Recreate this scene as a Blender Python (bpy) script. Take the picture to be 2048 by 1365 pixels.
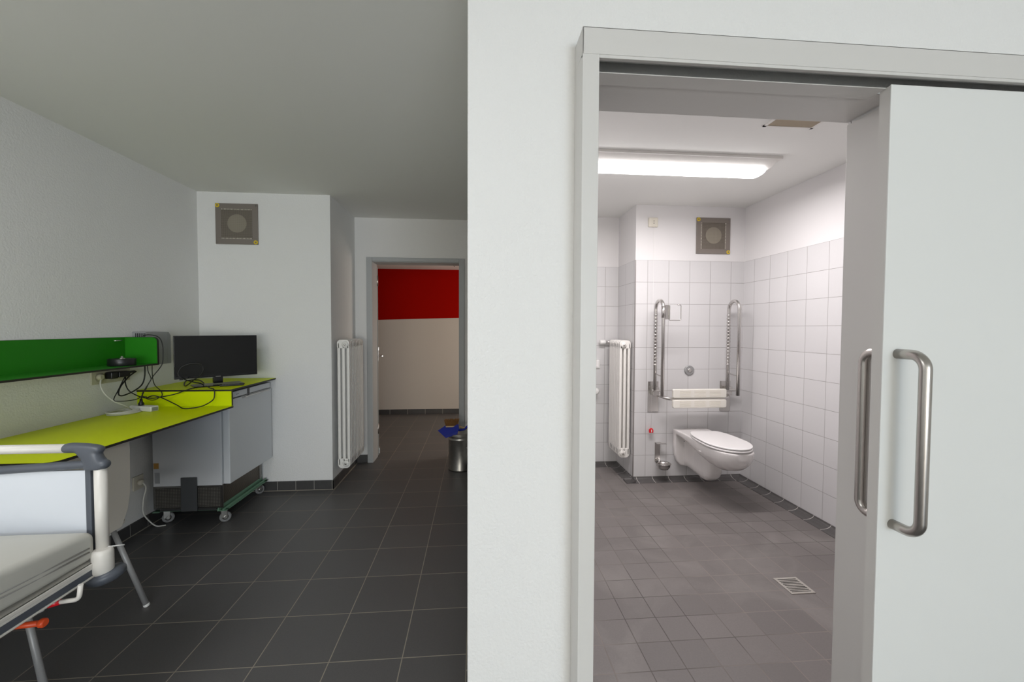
import bpy, math, random
from mathutils import Vector, Matrix
random.seed(4)
PI = math.pi
for o in list(bpy.data.objects): bpy.data.objects.remove(o)
S = bpy.context.scene
COL = S.collection

# ------------------------------------------------------------------ camera
cam_d = bpy.data.cameras.new('camera'); cam = bpy.data.objects.new('camera', cam_d); COL.objects.link(cam)
YAW, PITCH, ROLL, F = 0.0843730266, 0.0319241572, -0.00371675578, 837.885224
cy, sy, cp, sp = math.cos(YAW), math.sin(YAW), math.cos(PITCH), math.sin(PITCH)
fwd = Vector((sy*cp, cy*cp, -sp)); right = Vector((cy, -sy, 0)); down = fwd.cross(right)
r2 = math.cos(ROLL)*right + math.sin(ROLL)*down
d2 = -math.sin(ROLL)*right + math.cos(ROLL)*down
M = Matrix((r2, -d2, -fwd)).transposed().to_4x4()
M.translation = Vector((0, 0, 1.4088))
cam.matrix_world = M
cam_d.sensor_width = 36; cam_d.lens = F/2048*36; cam_d.clip_start = 0.05
S.camera = cam

# ------------------------------------------------------------------ view, world, daylight
S.view_settings.view_transform = 'Standard'; S.view_settings.look = 'None'
S.view_settings.gamma = 1; S.view_settings.exposure = 0.0
S.view_settings.use_curve_mapping = False
w = bpy.data.worlds.new('sky'); S.world = w; w.use_nodes = True
w.node_tree.nodes['Background'].inputs[0].default_value = (0.75, 0.85, 1.0, 1)
w.node_tree.nodes['Background'].inputs[1].default_value = 0.6

def area(name, loc, rot, sx, sy_, power, color, spread=None):
    d = bpy.data.lights.new(name, 'AREA'); d.shape = 'RECTANGLE'; d.size = sx; d.size_y = sy_
    d.energy = power; d.color = color
    if spread: d.spread = spread
    o = bpy.data.objects.new(name, d); COL.objects.link(o)
    o.location = loc; o.rotation_euler = rot
    return o
# daylight entering through the window behind the camera: cool sky from above, warm-green bounce from the lawn below
area('skylight_through_window', (1.9, -6.42, 1.6), (math.radians(90-5), 0, math.radians(14)), 2.2, 1.4, 108, (0.64, 0.81, 1.0))
area('lawn_bounce_through_window', (.4, -6.42, .95), (math.radians(90+36), 0, math.radians(8)), 3.6, 1.4, 188, (1.0, 0.95, 0.84))
# added fill lamp over the bed, balances the left room against the front wall
area('added_room_fill', (-1.55, .4, 2.43), (0, 0, 0), .9, .9, 20, (0.97, 0.98, 1.0))
# bathroom fluorescent tube light, right under its diffuser
area('bathroom_tube_light', (1.24, 2.746, 2.432), (0, 0, 0), 1.35, 0.14, 31, (1.0, 0.945, 0.955))
# warm fill light added out of view to brighten the corridor
area('added_corridor_fill', (2.2, 5.7, 1.5), (0, math.radians(90), 0), 1.4, 1.6, 36, (1.0, 0.86, 0.74))

# ------------------------------------------------------------------ materials
def newmat(name):
    m = bpy.data.materials.new(name); m.use_nodes = True
    return m, m.node_tree.nodes, m.node_tree.links, m.node_tree.nodes['Principled BSDF']
def mat(name, col, rough=0.5, metal=0.0, bump=None, var=None, emit=None, coat=0, spec=None, alpha=None, aniso=None):
    m, N, L, b = newmat(name)
    b.inputs['Base Color'].default_value = (*col, 1); b.inputs['Roughness'].default_value = rough
    b.inputs['Metallic'].default_value = metal
    if coat: b.inputs['Coat Weight'].default_value = coat
    if spec is not None: b.inputs['Specular IOR Level'].default_value = spec
    tc = N.new('ShaderNodeTexCoord')
    if var:
        n = N.new('ShaderNodeTexNoise'); n.inputs['Scale'].default_value = var[0]; n.inputs['Detail'].default_value = 5
        L.new(tc.outputs['Object'], n.inputs['Vector'])
        mx = N.new('ShaderNodeMixRGB'); mx.inputs[1].default_value = (*[c*(1-var[1]) for c in col], 1)
        mx.inputs[2].default_value = (*[min(1, c*(1+var[1])) for c in col], 1)
        L.new(n.outputs['Fac'], mx.inputs[0]); L.new(mx.outputs[0], b.inputs['Base Color'])
    if bump:
        n = N.new('ShaderNodeTexNoise'); n.inputs['Scale'].default_value = bump[0]; n.inputs['Detail'].default_value = 3
        L.new(tc.outputs['Object'], n.inputs['Vector'])
        bp = N.new('ShaderNodeBump'); bp.inputs['Strength'].default_value = bump[1]; bp.inputs['Distance'].default_value = bump[2] if len(bump) > 2 else 0.002
        L.new(n.outputs['Fac'], bp.inputs['Height']); L.new(bp.outputs[0], b.inputs['Normal'])
    if emit:
        b.inputs['Emission Color'].default_value = (*emit[:3], 1); b.inputs['Emission Strength'].default_value = emit[3]
    if aniso:
        mp = N.new('ShaderNodeMapping'); mp.inputs['Scale'].default_value = aniso
        n = N.new('ShaderNodeTexNoise'); n.inputs['Scale'].default_value = 1; n.inputs['Detail'].default_value = 2
        L.new(tc.outputs['Object'], mp.inputs[0]); L.new(mp.outputs[0], n.inputs['Vector'])
        bp = N.new('ShaderNodeBump'); bp.inputs['Strength'].default_value = 0.15; bp.inputs['Distance'].default_value = 0.001
        L.new(n.outputs['Fac'], bp.inputs['Height']); L.new(bp.outputs[0], b.inputs['Normal'])
    return m

def mth(N, L, op, a, b=None, c=None):
    n = N.new('ShaderNodeMath'); n.operation = op
    for i, v in enumerate((a, b, c)):
        if v is None: continue
        if isinstance(v, (int, float)): n.inputs[i].default_value = v
        else: L.new(v, n.inputs[i])
    return n.outputs[0]

def tilemat(name, axes, size, off, grout, tcol, gcol, rough=0.4, var=0.06, ztop=None, plaster=None, noise=0.12, nscale=40, bumpd=0.0015, dirt=0.0, spec=0.5, zbot=None):
    """tiles laid along world axes; axes like 'xy', 'xz', 'yz' or a single axis"""
    m, N, L, b = newmat(name)
    g = N.new('ShaderNodeNewGeometry'); s = N.new('ShaderNodeSeparateXYZ'); L.new(g.outputs['Position'], s.inputs[0])
    out = {'x': s.outputs[0], 'y': s.outputs[1], 'z': s.outputs[2]}
    dist = None; cells = []
    for ax, sz, of in zip(axes, size, off):
        u = mth(N, L, 'DIVIDE', mth(N, L, 'SUBTRACT', out[ax], of), sz)
        fl = mth(N, L, 'FLOOR', u); cells.append(fl)
        fr = mth(N, L, 'SUBTRACT', u, fl)
        d = mth(N, L, 'MULTIPLY', mth(N, L, 'MINIMUM', fr, mth(N, L, 'SUBTRACT', 1.0, fr)), sz)
        dist = d if dist is None else mth(N, L, 'MINIMUM', dist, d)
    k = N.new('ShaderNodeMapRange'); k.interpolation_type = 'SMOOTHSTEP'
    L.new(dist, k.inputs[0]); k.inputs[1].default_value = grout*0.35; k.inputs[2].default_value = grout*0.65
    cv = N.new('ShaderNodeCombineXYZ')
    for i, c in enumerate(cells): L.new(c, cv.inputs[i])
    wn = N.new('ShaderNodeTexWhiteNoise'); L.new(cv.outputs[0], wn.inputs['Vector'])
    nz = N.new('ShaderNodeTexNoise'); nz.inputs['Scale'].default_value = nscale; nz.inputs['Detail'].default_value = 6
    nz.inputs['Roughness'].default_value = 0.75
    L.new(g.outputs['Position'], nz.inputs['Vector'])
    f1 = mth(N, L, 'MULTIPLY_ADD', wn.outputs['Value'], 2*var, 1-var)
    f2 = mth(N, L, 'MULTIPLY_ADD', nz.outputs['Fac'], 2*noise, 1-noise)
    f = mth(N, L, 'MULTIPLY', f1, f2)
    hs = N.new('ShaderNodeVectorMath'); hs.operation = 'SCALE'; hs.inputs[0].default_value = tcol
    L.new(f, hs.inputs['Scale'])
    base = hs.outputs[0]
    gc = None
    if dirt:
        n2 = N.new('ShaderNodeTexNoise'); n2.inputs['Scale'].default_value = 2.2; n2.inputs['Detail'].default_value = 5; n2.inputs['Distortion'].default_value = 1.2
        L.new(g.outputs['Position'], n2.inputs['Vector'])
        r = N.new('ShaderNodeMapRange'); L.new(n2.outputs['Fac'], r.inputs[0]); r.inputs[1].default_value = 0.48; r.inputs[2].default_value = 0.75
        r.inputs[3].default_value = 0; r.inputs[4].default_value = dirt
        mx = N.new('ShaderNodeMixRGB'); L.new(r.outputs[0], mx.inputs[0]); L.new(base, mx.inputs[1]); mx.inputs[2].default_value = (0.32, 0.30, 0.28, 1)
        base = mx.outputs[0]
        n3 = N.new('ShaderNodeTexNoise'); n3.inputs['Scale'].default_value = 1.6; n3.inputs['Detail'].default_value = 2
        L.new(g.outputs['Position'], n3.inputs['Vector'])
        gm = N.new('ShaderNodeMapRange'); L.new(n3.outputs['Fac'], gm.inputs[0]); gm.inputs[1].default_value = 0.42; gm.inputs[2].default_value = 0.58
        gx = N.new('ShaderNodeMixRGB'); L.new(gm.outputs[0], gx.inputs[0]); gx.inputs[1].default_value = (*gcol, 1); gx.inputs[2].default_value = (*[c*0.35 for c in gcol], 1)
        gc = gx.outputs[0]
    mix = N.new('ShaderNodeMixRGB'); L.new(k.outputs[0], mix.inputs[0])
    if gc: L.new(gc, mix.inputs[1])
    else: mix.inputs[1].default_value = (*gcol, 1)
    L.new(base, mix.inputs[2])
    col = mix.outputs[0]
    h = k.outputs[0]
    if ztop is not None:
        ab = mth(N, L, 'GREATER_THAN', out['z'], ztop)
        m2 = N.new('ShaderNodeMixRGB'); L.new(ab, m2.inputs[0]); L.new(col, m2.inputs[1]); m2.inputs[2].default_value = (*plaster, 1)
        col = m2.outputs[0]
        h = mth(N, L, 'MAXIMUM', h, ab)
        L.new(mth(N, L, 'MULTIPLY_ADD', ab, 0.85-rough, rough), b.inputs['Roughness'])
    else:
        rr = mth(N, L, 'MULTIPLY_ADD', k.outputs[0], rough-0.85, 0.85)
        L.new(rr, b.inputs['Roughness'])
    L.new(col, b.inputs['Base Color'])
    b.inputs['Specular IOR Level'].default_value = spec
    bp = N.new('ShaderNodeBump'); bp.inputs['Strength'].default_value = 0.6; bp.inputs['Distance'].default_value = bumpd
    L.new(h, bp.inputs['Height']); L.new(bp.outputs[0], b.inputs['Normal'])
    return m

def perfmat(name, axes, pitch, hole, pcol, hcol, rough=0.45, metal=0.8, square=False):
    m, N, L, b = newmat(name)
    g = N.new('ShaderNodeTexCoord'); s = N.new('ShaderNodeSeparateXYZ'); L.new(g.outputs['Object'], s.inputs[0])
    out = {'x': s.outputs[0], 'y': s.outputs[1], 'z': s.outputs[2]}
    ds = []
    for ax in axes:
        u = mth(N, L, 'DIVIDE', out[ax], pitch)
        fr = mth(N, L, 'SUBTRACT', mth(N, L, 'FRACT', u), 0.5)
        ds.append(mth(N, L, 'ABSOLUTE', fr))
    if square: d = mth(N, L, 'MAXIMUM', ds[0], ds[1])
    else: d = mth(N, L, 'SQRT', mth(N, L, 'ADD', mth(N, L, 'MULTIPLY', ds[0], ds[0]), mth(N, L, 'MULTIPLY', ds[1], ds[1])))
    k = mth(N, L, 'LESS_THAN', d, hole/2)
    mx = N.new('ShaderNodeMixRGB'); L.new(k, mx.inputs[0]); mx.inputs[1].default_value = (*pcol, 1); mx.inputs[2].default_value = (*hcol, 1)
    L.new(mx.outputs[0], b.inputs['Base Color'])
    b.inputs['Roughness'].default_value = rough
    L.new(mth(N, L, 'MULTIPLY', mth(N, L, 'SUBTRACT', 1.0, k), metal), b.inputs['Metallic'])
    return m

PL = (0.80, 0.795, 0.78)
MT = {}
MT['plaster'] = mat('white_plaster', PL, 0.9, bump=(110, 0.5, 0.004), spec=0.2)
MT['ceiling'] = mat('ceiling_paint', (0.86, 0.86, 0.83), 0.95, bump=(220, 0.12, 0.001), spec=0.1)
MT['floor_l'] = tilemat('anthracite_floor_tile', 'xy', (.3033, .3033), (-.3145, 2.076), .0042, (.106, .102, .101), (.32, .285, .23), rough=.45, var=.07, noise=.25, nscale=160, bumpd=.0008)
MT['floor_b'] = tilemat('grey_bathroom_floor_tile', 'xy', (.153, .154), (.869, 2.083), .0038, (.165, .148, .142), (.25, .22, .20), rough=.5, var=.09, noise=.22, nscale=130, bumpd=.001, dirt=.35)
TC, GC = (.655, .645, .645), (.36, .34, .33)
MT['tile_xz'] = tilemat('white_wall_tile_back', 'xz', (.2, .2), (1.5595, .03), .0032, TC, GC, rough=.28, var=.02, noise=.02, ztop=2.03, plaster=(.76, .745, .74))
MT['tile_yz'] = tilemat('white_wall_tile_side', 'yz', (.2, .2), (3.582, .03), .0032, TC, GC, rough=.28, var=.02, noise=.02, ztop=2.03, plaster=(.76, .745, .74))
MT['tile_rx'] = tilemat('white_wall_tile_recess', 'xz', (.2, .2), (1.307, .03), .0032, TC, GC, rough=.28, var=.02, noise=.02, ztop=2.03, plaster=(.76, .745, .74))
MT['skirt_x'] = tilemat('skirting_tile_along_x', 'x', (.152,), (-1.245,), .004, (.062, .06, .06), (.35, .33, .3), rough=.4, var=.12, noise=.2)
MT['skirt_y'] = tilemat('skirting_tile_along_y', 'y', (.152,), (3.72,), .004, (.062, .06, .06), (.35, .33, .3), rough=.4, var=.12, noise=.2)
MT['skirt_far'] = tilemat('skirting_tile_far', 'x', (.28,), (-.27,), .006, (.062, .06, .06), (.35, .33, .3), rough=.4, var=.12, noise=.2)
MT['cove_x'] = tilemat('cove_tile_along_x', 'x', (.153,), (1.4735,), .0045, (.085, .08, .078), (.55, .52, .49), rough=.4, var=.12, noise=.2, nscale=60)
MT['cove_y'] = tilemat('cove_tile_along_y', 'y', (.1515,), (3.0,), .0045, (.085, .08, .078), (.55, .52, .49), rough=.4, var=.12, noise=.2, nscale=60)
MT['frame'] = mat('grey_door_frame_paint', (.655, .64, .615), .45, bump=(500, .05, .0005))
MT['leaf'] = mat('pale_grey_laminate', (.76, .765, .745), .5, bump=(600, .05, .0004))
MT['farframe'] = mat('grey_far_frame_paint', (.42, .435, .44), .5)
MT['farleaf'] = mat('light_grey_leaf_paint', (.42, .41, .38), .55)
MT['steel'] = mat('brushed_steel', (.50, .47, .44), .27, 1.0, aniso=(600, 600, 8))
MT['chrome'] = mat('polished_steel', (.60, .58, .56), .27, 1.0)
MT['darksteel'] = mat('dark_steel', (.25, .24, .23), .3, 1.0)
MT['galv'] = mat('galvanised_steel', (.42, .41, .39), .32, .95, var=(30, .25))
MT['white_metal'] = mat('white_enamel', (.80, .78, .74), .38)
MT['cream'] = mat('cream_plastic', (.74, .70, .60), .45)
MT['yellowed'] = mat('yellowed_plastic', (.50, .48, .36), .45)
MT['white_pl'] = mat('white_plastic', (.82, .81, .79), .35)
MT['ceramic'] = mat('white_ceramic', (.76, .73, .715), .12, coat=.4)
MT['seat'] = mat('toilet_seat_plastic', (.86, .84, .83), .2)
MT['black_pl'] = mat('black_plastic', (.012, .012, .013), .35)
MT['gloss_black'] = mat('glossy_black', (.008, .008, .01), .12)
MT['screen'] = mat('television_screen', (.012, .0115, .012), .55, spec=.25)
MT['cable'] = mat('black_cable', (.010, .010, .011), .5)
MT['wcable'] = mat('white_cable', (.70, .69, .64), .5)
MT['lime'] = mat('lime_laminate', (.72, .84, .003), .42, spec=.15, bump=(400, .05, .0004))
MT['green'] = mat('green_laminate', (.017, .20, .007), .5, spec=.25)
MT['edge'] = mat('black_laminate_edge', (.016, .013, .012), .5)
MT['boxgrey'] = mat('grey_sheet_metal', (.30, .31, .31), .5, .1)
MT['slot'] = mat('dark_slot', (.03, .03, .03), .8)
MT['fridge'] = mat('white_fridge_lacquer', (.66, .68, .70), .4, bump=(90, .06, .0006))
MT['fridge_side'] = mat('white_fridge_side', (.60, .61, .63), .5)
MT['gasket'] = mat('grey_gasket', (.38, .40, .42), .6)
MT['dolly'] = mat('pale_green_metal', (.16, .30, .20), .5)
MT['rubber'] = mat('grey_rubber', (.22, .22, .22), .6)
MT['orange_st'] = mat('orange_sticker', (.42, .22, .05), .6)
MT['grey_st'] = mat('grey_sticker', (.30, .31, .33), .6)
MT['red'] = mat('red_wall_paint', (.36, .004, .001), .95, spec=.04)
MT['orangered'] = mat('orange_red_plastic', (.80, .09, .02), .4)
MT['redpl'] = mat('red_plastic', (.75, .01, .02), .3)
MT['blue'] = mat('blue_plastic', (.006, .02, .33), .35)
MT['bristle'] = mat('brown_bristles', (.42, .20, .06), .9, bump=(300, 1.0, .01))
MT['wood'] = mat('pale_wood', (.50, .36, .20), .6)
MT['yellow'] = mat('yellow_screw_cap', (.72, .52, .02), .5)
MT['ventframe'] = mat('taupe_metal', (.24, .21, .185), .45, .3)
MT['bed_cap'] = mat('slate_grey_plastic', (.085, .095, .115), .38)
MT['bed_cream'] = mat('bed_white_enamel', (.72, .69, .64), .35)
MT['bed_panel'] = mat('bed_panel_laminate', (.66, .69, .74), .4)
MT['mattress'] = mat('mattress_fabric', (.56, .55, .50), .75, bump=(900, .1, .0006))
MT['piping'] = mat('mattress_piping', (.36, .35, .33), .7)
MT['chair'] = mat('chair_laminate', (.72, .69, .63), .5)
MT['grey_leg'] = mat('grey_powder_coat', (.33, .33, .33), .45, .2)
MT['slats'] = mat('offwhite_backrest', (.82, .79, .72), .4)
MT['guard'] = mat('steel_corner_guard', (.34, .32, .31), .35, .7)
MT['disc'] = mat('flush_button_grey', (.38, .38, .38), .35, .5)
MT['filter'] = mat('filter_disc', (.30, .27, .22), .9)
MT['diffuser'] = mat('lit_diffuser', (.9, .9, .9), .4, emit=(1.0, .97, .98, 9.0))

# ------------------------------------------------------------------ mesh helpers
class MB:
    def __init__(s): s.v = []; s.f = []; s.mi = []; s.sm = []; s.cur = 0
    def add(s, vs, fs, smooth=False):
        b = len(s.v); s.v += [tuple(v) for v in vs]
        for f in fs: s.f.append(tuple(b+i for i in f)); s.mi.append(s.cur); s.sm.append(smooth)
        return s
    def box(s, x0, x1, y0, y1, z0, z1, T=None):
        vs = [Vector((x, y, z)) for z in (z0, z1) for y in (y0, y1) for x in (x0, x1)]
        if T: vs = [T @ v for v in vs]
        return s.add(vs, [(0, 2, 3, 1), (4, 5, 7, 6), (0, 1, 5, 4), (2, 6, 7, 3), (0, 4, 6, 2), (1, 3, 7, 5)])
    def prism(s, poly, axis, a, b):
        """extrude a 2-D polygon along an axis; poly in the two other axes in xyz order"""
        def P(p, t):
            l = list(p); l.insert('xyz'.index(axis), t); return tuple(l)
        n = len(poly)
        vs = [P(p, a) for p in poly] + [P(p, b) for p in poly]
        fs = [tuple(range(n))[::-1], tuple(range(n, 2*n))] + [(i, (i+1) % n, n+(i+1) % n, n+i) for i in range(n)]
        return s.add(vs, fs)
    def tube(s, path, r, n=10, closed=False, cap=True):
        P = [Vector(p) for p in path]; m = len(P)
        rr = r if isinstance(r, (list, tuple)) else [r]*m
        up = None; rings = []
        for i in range(m):
            if closed: t = P[(i+1) % m]-P[i-1]
            else: t = P[min(i+1, m-1)]-P[max(i-1, 0)]
            if t.length < 1e-9: t = Vector((0, 0, 1))
            t.normalize()
            if up is None:
                up = Vector((0, 0, 1)) if abs(t.z) < .9 else Vector((1, 0, 0))
            a = (up - t*up.dot(t)); a.normalize(); b = t.cross(a); up = a
            rings.append([P[i] + rr[i]*(math.cos(2*PI*k/n)*a+math.sin(2*PI*k/n)*b) for k in range(n)])
        vs = [v for q in rings for v in q]; fs = []
        for i in range(m if closed else m-1):
            j = (i+1) % m
            for k in range(n): fs.append((i*n+k, i*n+(k+1) % n, j*n+(k+1) % n, j*n+k))
        s.add(vs, fs, True)
        if cap and not closed:
            b = len(s.v)-m*n
            for ring in (tuple(range(n))[::-1], tuple(range((m-1)*n, m*n))):
                s.f.append(tuple(b+i for i in ring)); s.mi.append(s.cur); s.sm.append(False)
        return s
    def lathe(s, prof, center, axis='z', n=32):
        """prof: list of (radius, height along axis)"""
        vs = []; fs = []
        for r, h in prof:
            for k in range(n):
                a = 2*PI*k/n; c, d = r*math.cos(a), r*math.sin(a)
                v = {'z': (c, d, h), 'x': (h, c, d), 'y': (c, h, d)}[axis]
                vs.append(tuple(v[i]+center[i] for i in range(3)))
        for i in range(len(prof)-1):
            for k in range(n):
                q = (i*n+k, i*n+(k+1) % n, (i+1)*n+(k+1) % n, (i+1)*n+k)
                fs.append(q if axis != 'y' else q[::-1])
        s.add(vs, fs, True)
        b = len(s.v)-len(prof)*n
        for base, rev in ((0, True), ((len(prof)-1)*n, False)):
            ring = tuple(b+base+k for k in range(n)); ring = ring[::-1] if rev != (axis == 'y') else ring
            s.f.append(ring); s.mi.append(s.cur); s.sm.append(False)
        return s
    def loft(s, secs, cap=True, smooth=True):
        n = len(secs[0]); vs = [p for q in secs for p in q]; fs = []
        for i in range(len(secs)-1):
            for k in range(n): fs.append((i*n+k, i*n+(k+1) % n, (i+1)*n+(k+1) % n, (i+1)*n+k))
        s.add(vs, fs, smooth)
        if cap:
            b = len(s.v)-len(secs)*n
            for ring in (tuple(range(n))[::-1], tuple(range((len(secs)-1)*n, len(secs)*n))):
                s.f.append(tuple(b+i for i in ring)); s.mi.append(s.cur); s.sm.append(False)
        return s
    def build(s, name, m, parent=None, bevel=0, seg=2, smooth=None):
        me = bpy.data.meshes.new(name); me.from_pydata([tuple(v) for v in s.v], [], s.f)
        ms = m if isinstance(m, (list, tuple)) else [m]
        for q in ms: me.materials.append(q)
        for p, i, sm in zip(me.polygons, s.mi, s.sm): p.material_index = i; p.use_smooth = sm if smooth is None else smooth
        # consistent normals
        import bmesh
        bm = bmesh.new(); bm.from_mesh(me); bmesh.ops.recalc_face_normals(bm, faces=bm.faces); bm.to_mesh(me); bm.free()
        me.update()
        o = bpy.data.objects.new(name, me); COL.objects.link(o)
        if parent is not None:
            bpy.context.view_layer.update()
            o.parent = parent; o.matrix_parent_inverse = parent_inv(parent)
        if bevel:
            md = o.modifiers.new('bevel', 'BEVEL'); md.width = bevel; md.segments = seg; md.limit_method = 'ANGLE'; md.angle_limit = math.radians(40)
            md.harden_normals = False
            for p in me.polygons: p.use_smooth = True
            md2 = o.modifiers.new('wn', 'WEIGHTED_NORMAL'); md2.keep_sharp = True
        return o
def world_of(o):
    m = o.matrix_basis.copy()
    while o.parent is not None:
        m = o.parent.matrix_basis @ o.matrix_parent_inverse @ m if False else (o.matrix_parent_inverse @ m)
        o = o.parent; m = o.matrix_basis @ m
    return m
def parent_inv(p): return world_of(p).inverted()

def thing(name, label, cat, loc=(0, 0, 0), group=None, rz=0):
    o = bpy.data.objects.new(name, None); COL.objects.link(o); o.location = loc; o.rotation_euler = (0, 0, rz)
    o.empty_display_size = .05
    o['label'] = label; o['category'] = cat
    if group: o['group'] = group
    return o
def tag(o, label, cat, group=None):
    o['label'] = label; o['category'] = cat
    if group: o['group'] = group
    return o
def struct(o, label=None):
    o['kind'] = 'structure'
    if label: o['label'] = label
    return o
def part(o, label): o['label'] = label; return o

def fillet(pts, r, n=6):
    P = [Vector(p) for p in pts]; out = [P[0]]
    for i in range(1, len(P)-1):
        a = (P[i-1]-P[i]); b = (P[i+1]-P[i]); la, lb = a.length, b.length; a.normalize(); b.normalize()
        ang = a.angle(b); t = min(r/math.tan(ang/2), la*.49, lb*.49); rad = t*math.tan(ang/2)
        s0 = P[i]+a*t; c = P[i]+(a+b).normalized()*(rad/math.sin(ang/2)); s1 = P[i]+b*t
        u, v = s0-c, s1-c; th = u.angle(v)
        for k in range(n+1):
            q = k/n
            w_ = (math.sin((1-q)*th)*u+math.sin(q*th)*v)/math.sin(th)
            out.append(c+w_)
    out.append(P[-1]); return out
def spline(pts, k=6):
    P = [Vector(p) for p in pts]; out = []
    for i in range(len(P)-1):
        p0 = P[max(i-1, 0)]; p1 = P[i]; p2 = P[i+1]; p3 = P[min(i+2, len(P)-1)]
        for j in range(k):
            t = j/k
            out.append(.5*((2*p1)+(p2-p0)*t+(2*p0-5*p1+4*p2-p3)*t*t+(3*p1-p0-3*p2+p3)*t**3))
    out.append(P[-1]); return out
def rrect(x0, x1, y0, y1, r, n=5):
    rs = r if isinstance(r, (list, tuple)) else [r]*4
    out = []
    for (cx, cy_, a0, rr) in ((x1, y1, 0, rs[0]), (x0, y1, 90, rs[1]), (x0, y0, 180, rs[2]), (x1, y0, 270, rs[3])):
        sx = 1 if cx == x1 else -1; sy_ = 1 if cy_ == y1 else -1
        c = (cx-sx*rr, cy_-sy_*rr)
        if rr == 0: out.append((cx, cy_)); continue
        for k in range(n+1):
            a = math.radians(a0+90*k/n); out.append((c[0]+rr*math.cos(a), c[1]+rr*math.sin(a)))
    return out
def B(x0, x1, y0, y1, z0, z1): return MB().box(x0, x1, y0, y1, z0, z1)

# ================================================================== SETTING
CZ = 2.53                       # ceiling height
struct(B(-2.6, -.026, -6.6, 4.42, -.08, 0).box(-.026, 3.2, -6.6, 1.27, -.08, 0).build('floor', MT['floor_l']), 'anthracite tiled floor of the care room')
struct(B(-.026, 2.7, 1.27, 4.42, -.08, 0).build('floor', MT['floor_b']), 'grey square tiled bathroom floor')
struct(B(-3.2, 3.2, 4.42, 7.1, -.08, 0).build('floor', MT['floor_l']), 'dark tiled corridor floor beyond the far doorway')
struct(B(-2.6, 3.2, -6.6, 4.7, CZ, CZ+.1).build('ceiling', MT['ceiling']), 'plain painted ceiling')
struct(B(-3.2, 3.2, 4.7, 7.1, 2.34, 2.44).build('ceiling', MT['ceiling']), 'corridor ceiling beyond the far doorway')
struct(B(-2.5, -2.315, -6.5, 3.72, 0, CZ).build('wall_left', MT['plaster']), 'white plaster wall behind the desk')
struct(B(-2.5, -1.245, 3.72, 3.85, 0, CZ).build('wall_back', MT['plaster']), 'white plaster chimney wall behind the television')
struct(B(-1.40, -1.245, 3.85, 4.44, 0, CZ).build('wall_chimney', MT['plaster']), 'narrow chimney side wall behind the radiator')
# wall with the far doorway
struct(B(-1.245, -1.076, 4.44, 4.60, 0, CZ).box(-.175, -.026, 4.44, 4.60, 0, CZ).box(-1.076, -.175, 4.44, 4.60, 2.085, CZ).build('wall_far_door', MT['plaster']), 'white plaster wall around the far doorway')
struct(B(-3.2, -1.245, 4.44, 4.60, 0, CZ).box(-.026, 3.2, 4.44, 4.60, 0, CZ).build('wall_corridor_near', MT['plaster']))
# partition between care room and bathroom; and the bathroom's front wall with the doorway
struct(B(-.026, .20, 1.34, 4.44, 0, CZ).build('wall_partition', MT['plaster']), 'white partition wall beside the bathroom')
wfm = MB(); wfm.prism([(-.026, 0), (.312, 0), (.312, 2.112), (1.262, 2.112), (1.262, 0), (3.2, 0), (3.2, CZ), (-.026, CZ)], 'y', 1.2, 1.34)
struct(wfm.build('wall_front', MT['plaster'], bevel=.004), 'white textured wall around the bathroom doorway')
struct(B(.300, .312, 1.19, 1.345, 0, 2.12).build('trim_4', MT['frame']))
struct(B(3.0, 3.2, -6.5, 1.2, 0, CZ).build('wall_right', MT['plaster']))
# rear wall with its window (behind the camera)
struct(B(-2.5, -1.4, -6.5, -6.3, 0, CZ).box(2.7, 3.2, -6.5, -6.3, 0, CZ).box(-1.4, 2.7, -6.5, -6.3, 0, .15).box(-1.4, 2.7, -6.5, -6.3, 2.35, CZ).build('wall_rear', MT['plaster']))
wf = MB()
for x in (-1.4, -.05, 1.3, 2.64): wf.box(x, x+.06, -6.40, -6.34, .15, 2.35)
for z in (.15, 2.29): wf.box(-1.4, 2.7, -6.40, -6.34, z, z+.06)
struct(wf.build('window_1', MT['white_pl']))
# bathroom shell
struct(B(1.443, 2.7, 3.731, 4.19, 0, CZ).build('wall_bathroom_back', [MT['tile_xz']]), 'white tiled bathroom wall behind the toilet')
o = bpy.data.objects['wall_bathroom_back']; o.data.materials.append(MT['tile_yz'])
for p in o.data.polygons:
    if abs(p.normal.x) > .5: p.material_index = 1
struct(B(.2, 1.443, 4.19, 4.44, 0, CZ).box(1.443, 2.7, 4.19, 4.44, 0, CZ).build('wall_bathroom_recess', MT['tile_rx']), 'white tiled recess wall behind the bathroom radiator')
struct(B(2.486, 2.7, 1.34, 3.731, 0, CZ).build('wall_bathroom_right', MT['tile_yz']), 'white tiled bathroom side wall')
struct(B(.2, .21, 1.34, 4.19, 0, CZ).build('wall_bathroom_left', MT['tile_yz']))
struct(B(.21, .312, 1.34, 1.35, 0, CZ).box(1.262, 2.486, 1.34, 1.35, 0, CZ).box(.312, 1.262, 1.34, 1.35, 2.112, CZ).build('wall_bathroom_front', MT['tile_xz']))
# corner guard on the chimney edge
struct(B(1.439, 1.447, 3.727, 3.735, .03, 2.03).build('trim_5', MT['guard']), 'metal edge strip on the tiled corner')

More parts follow.
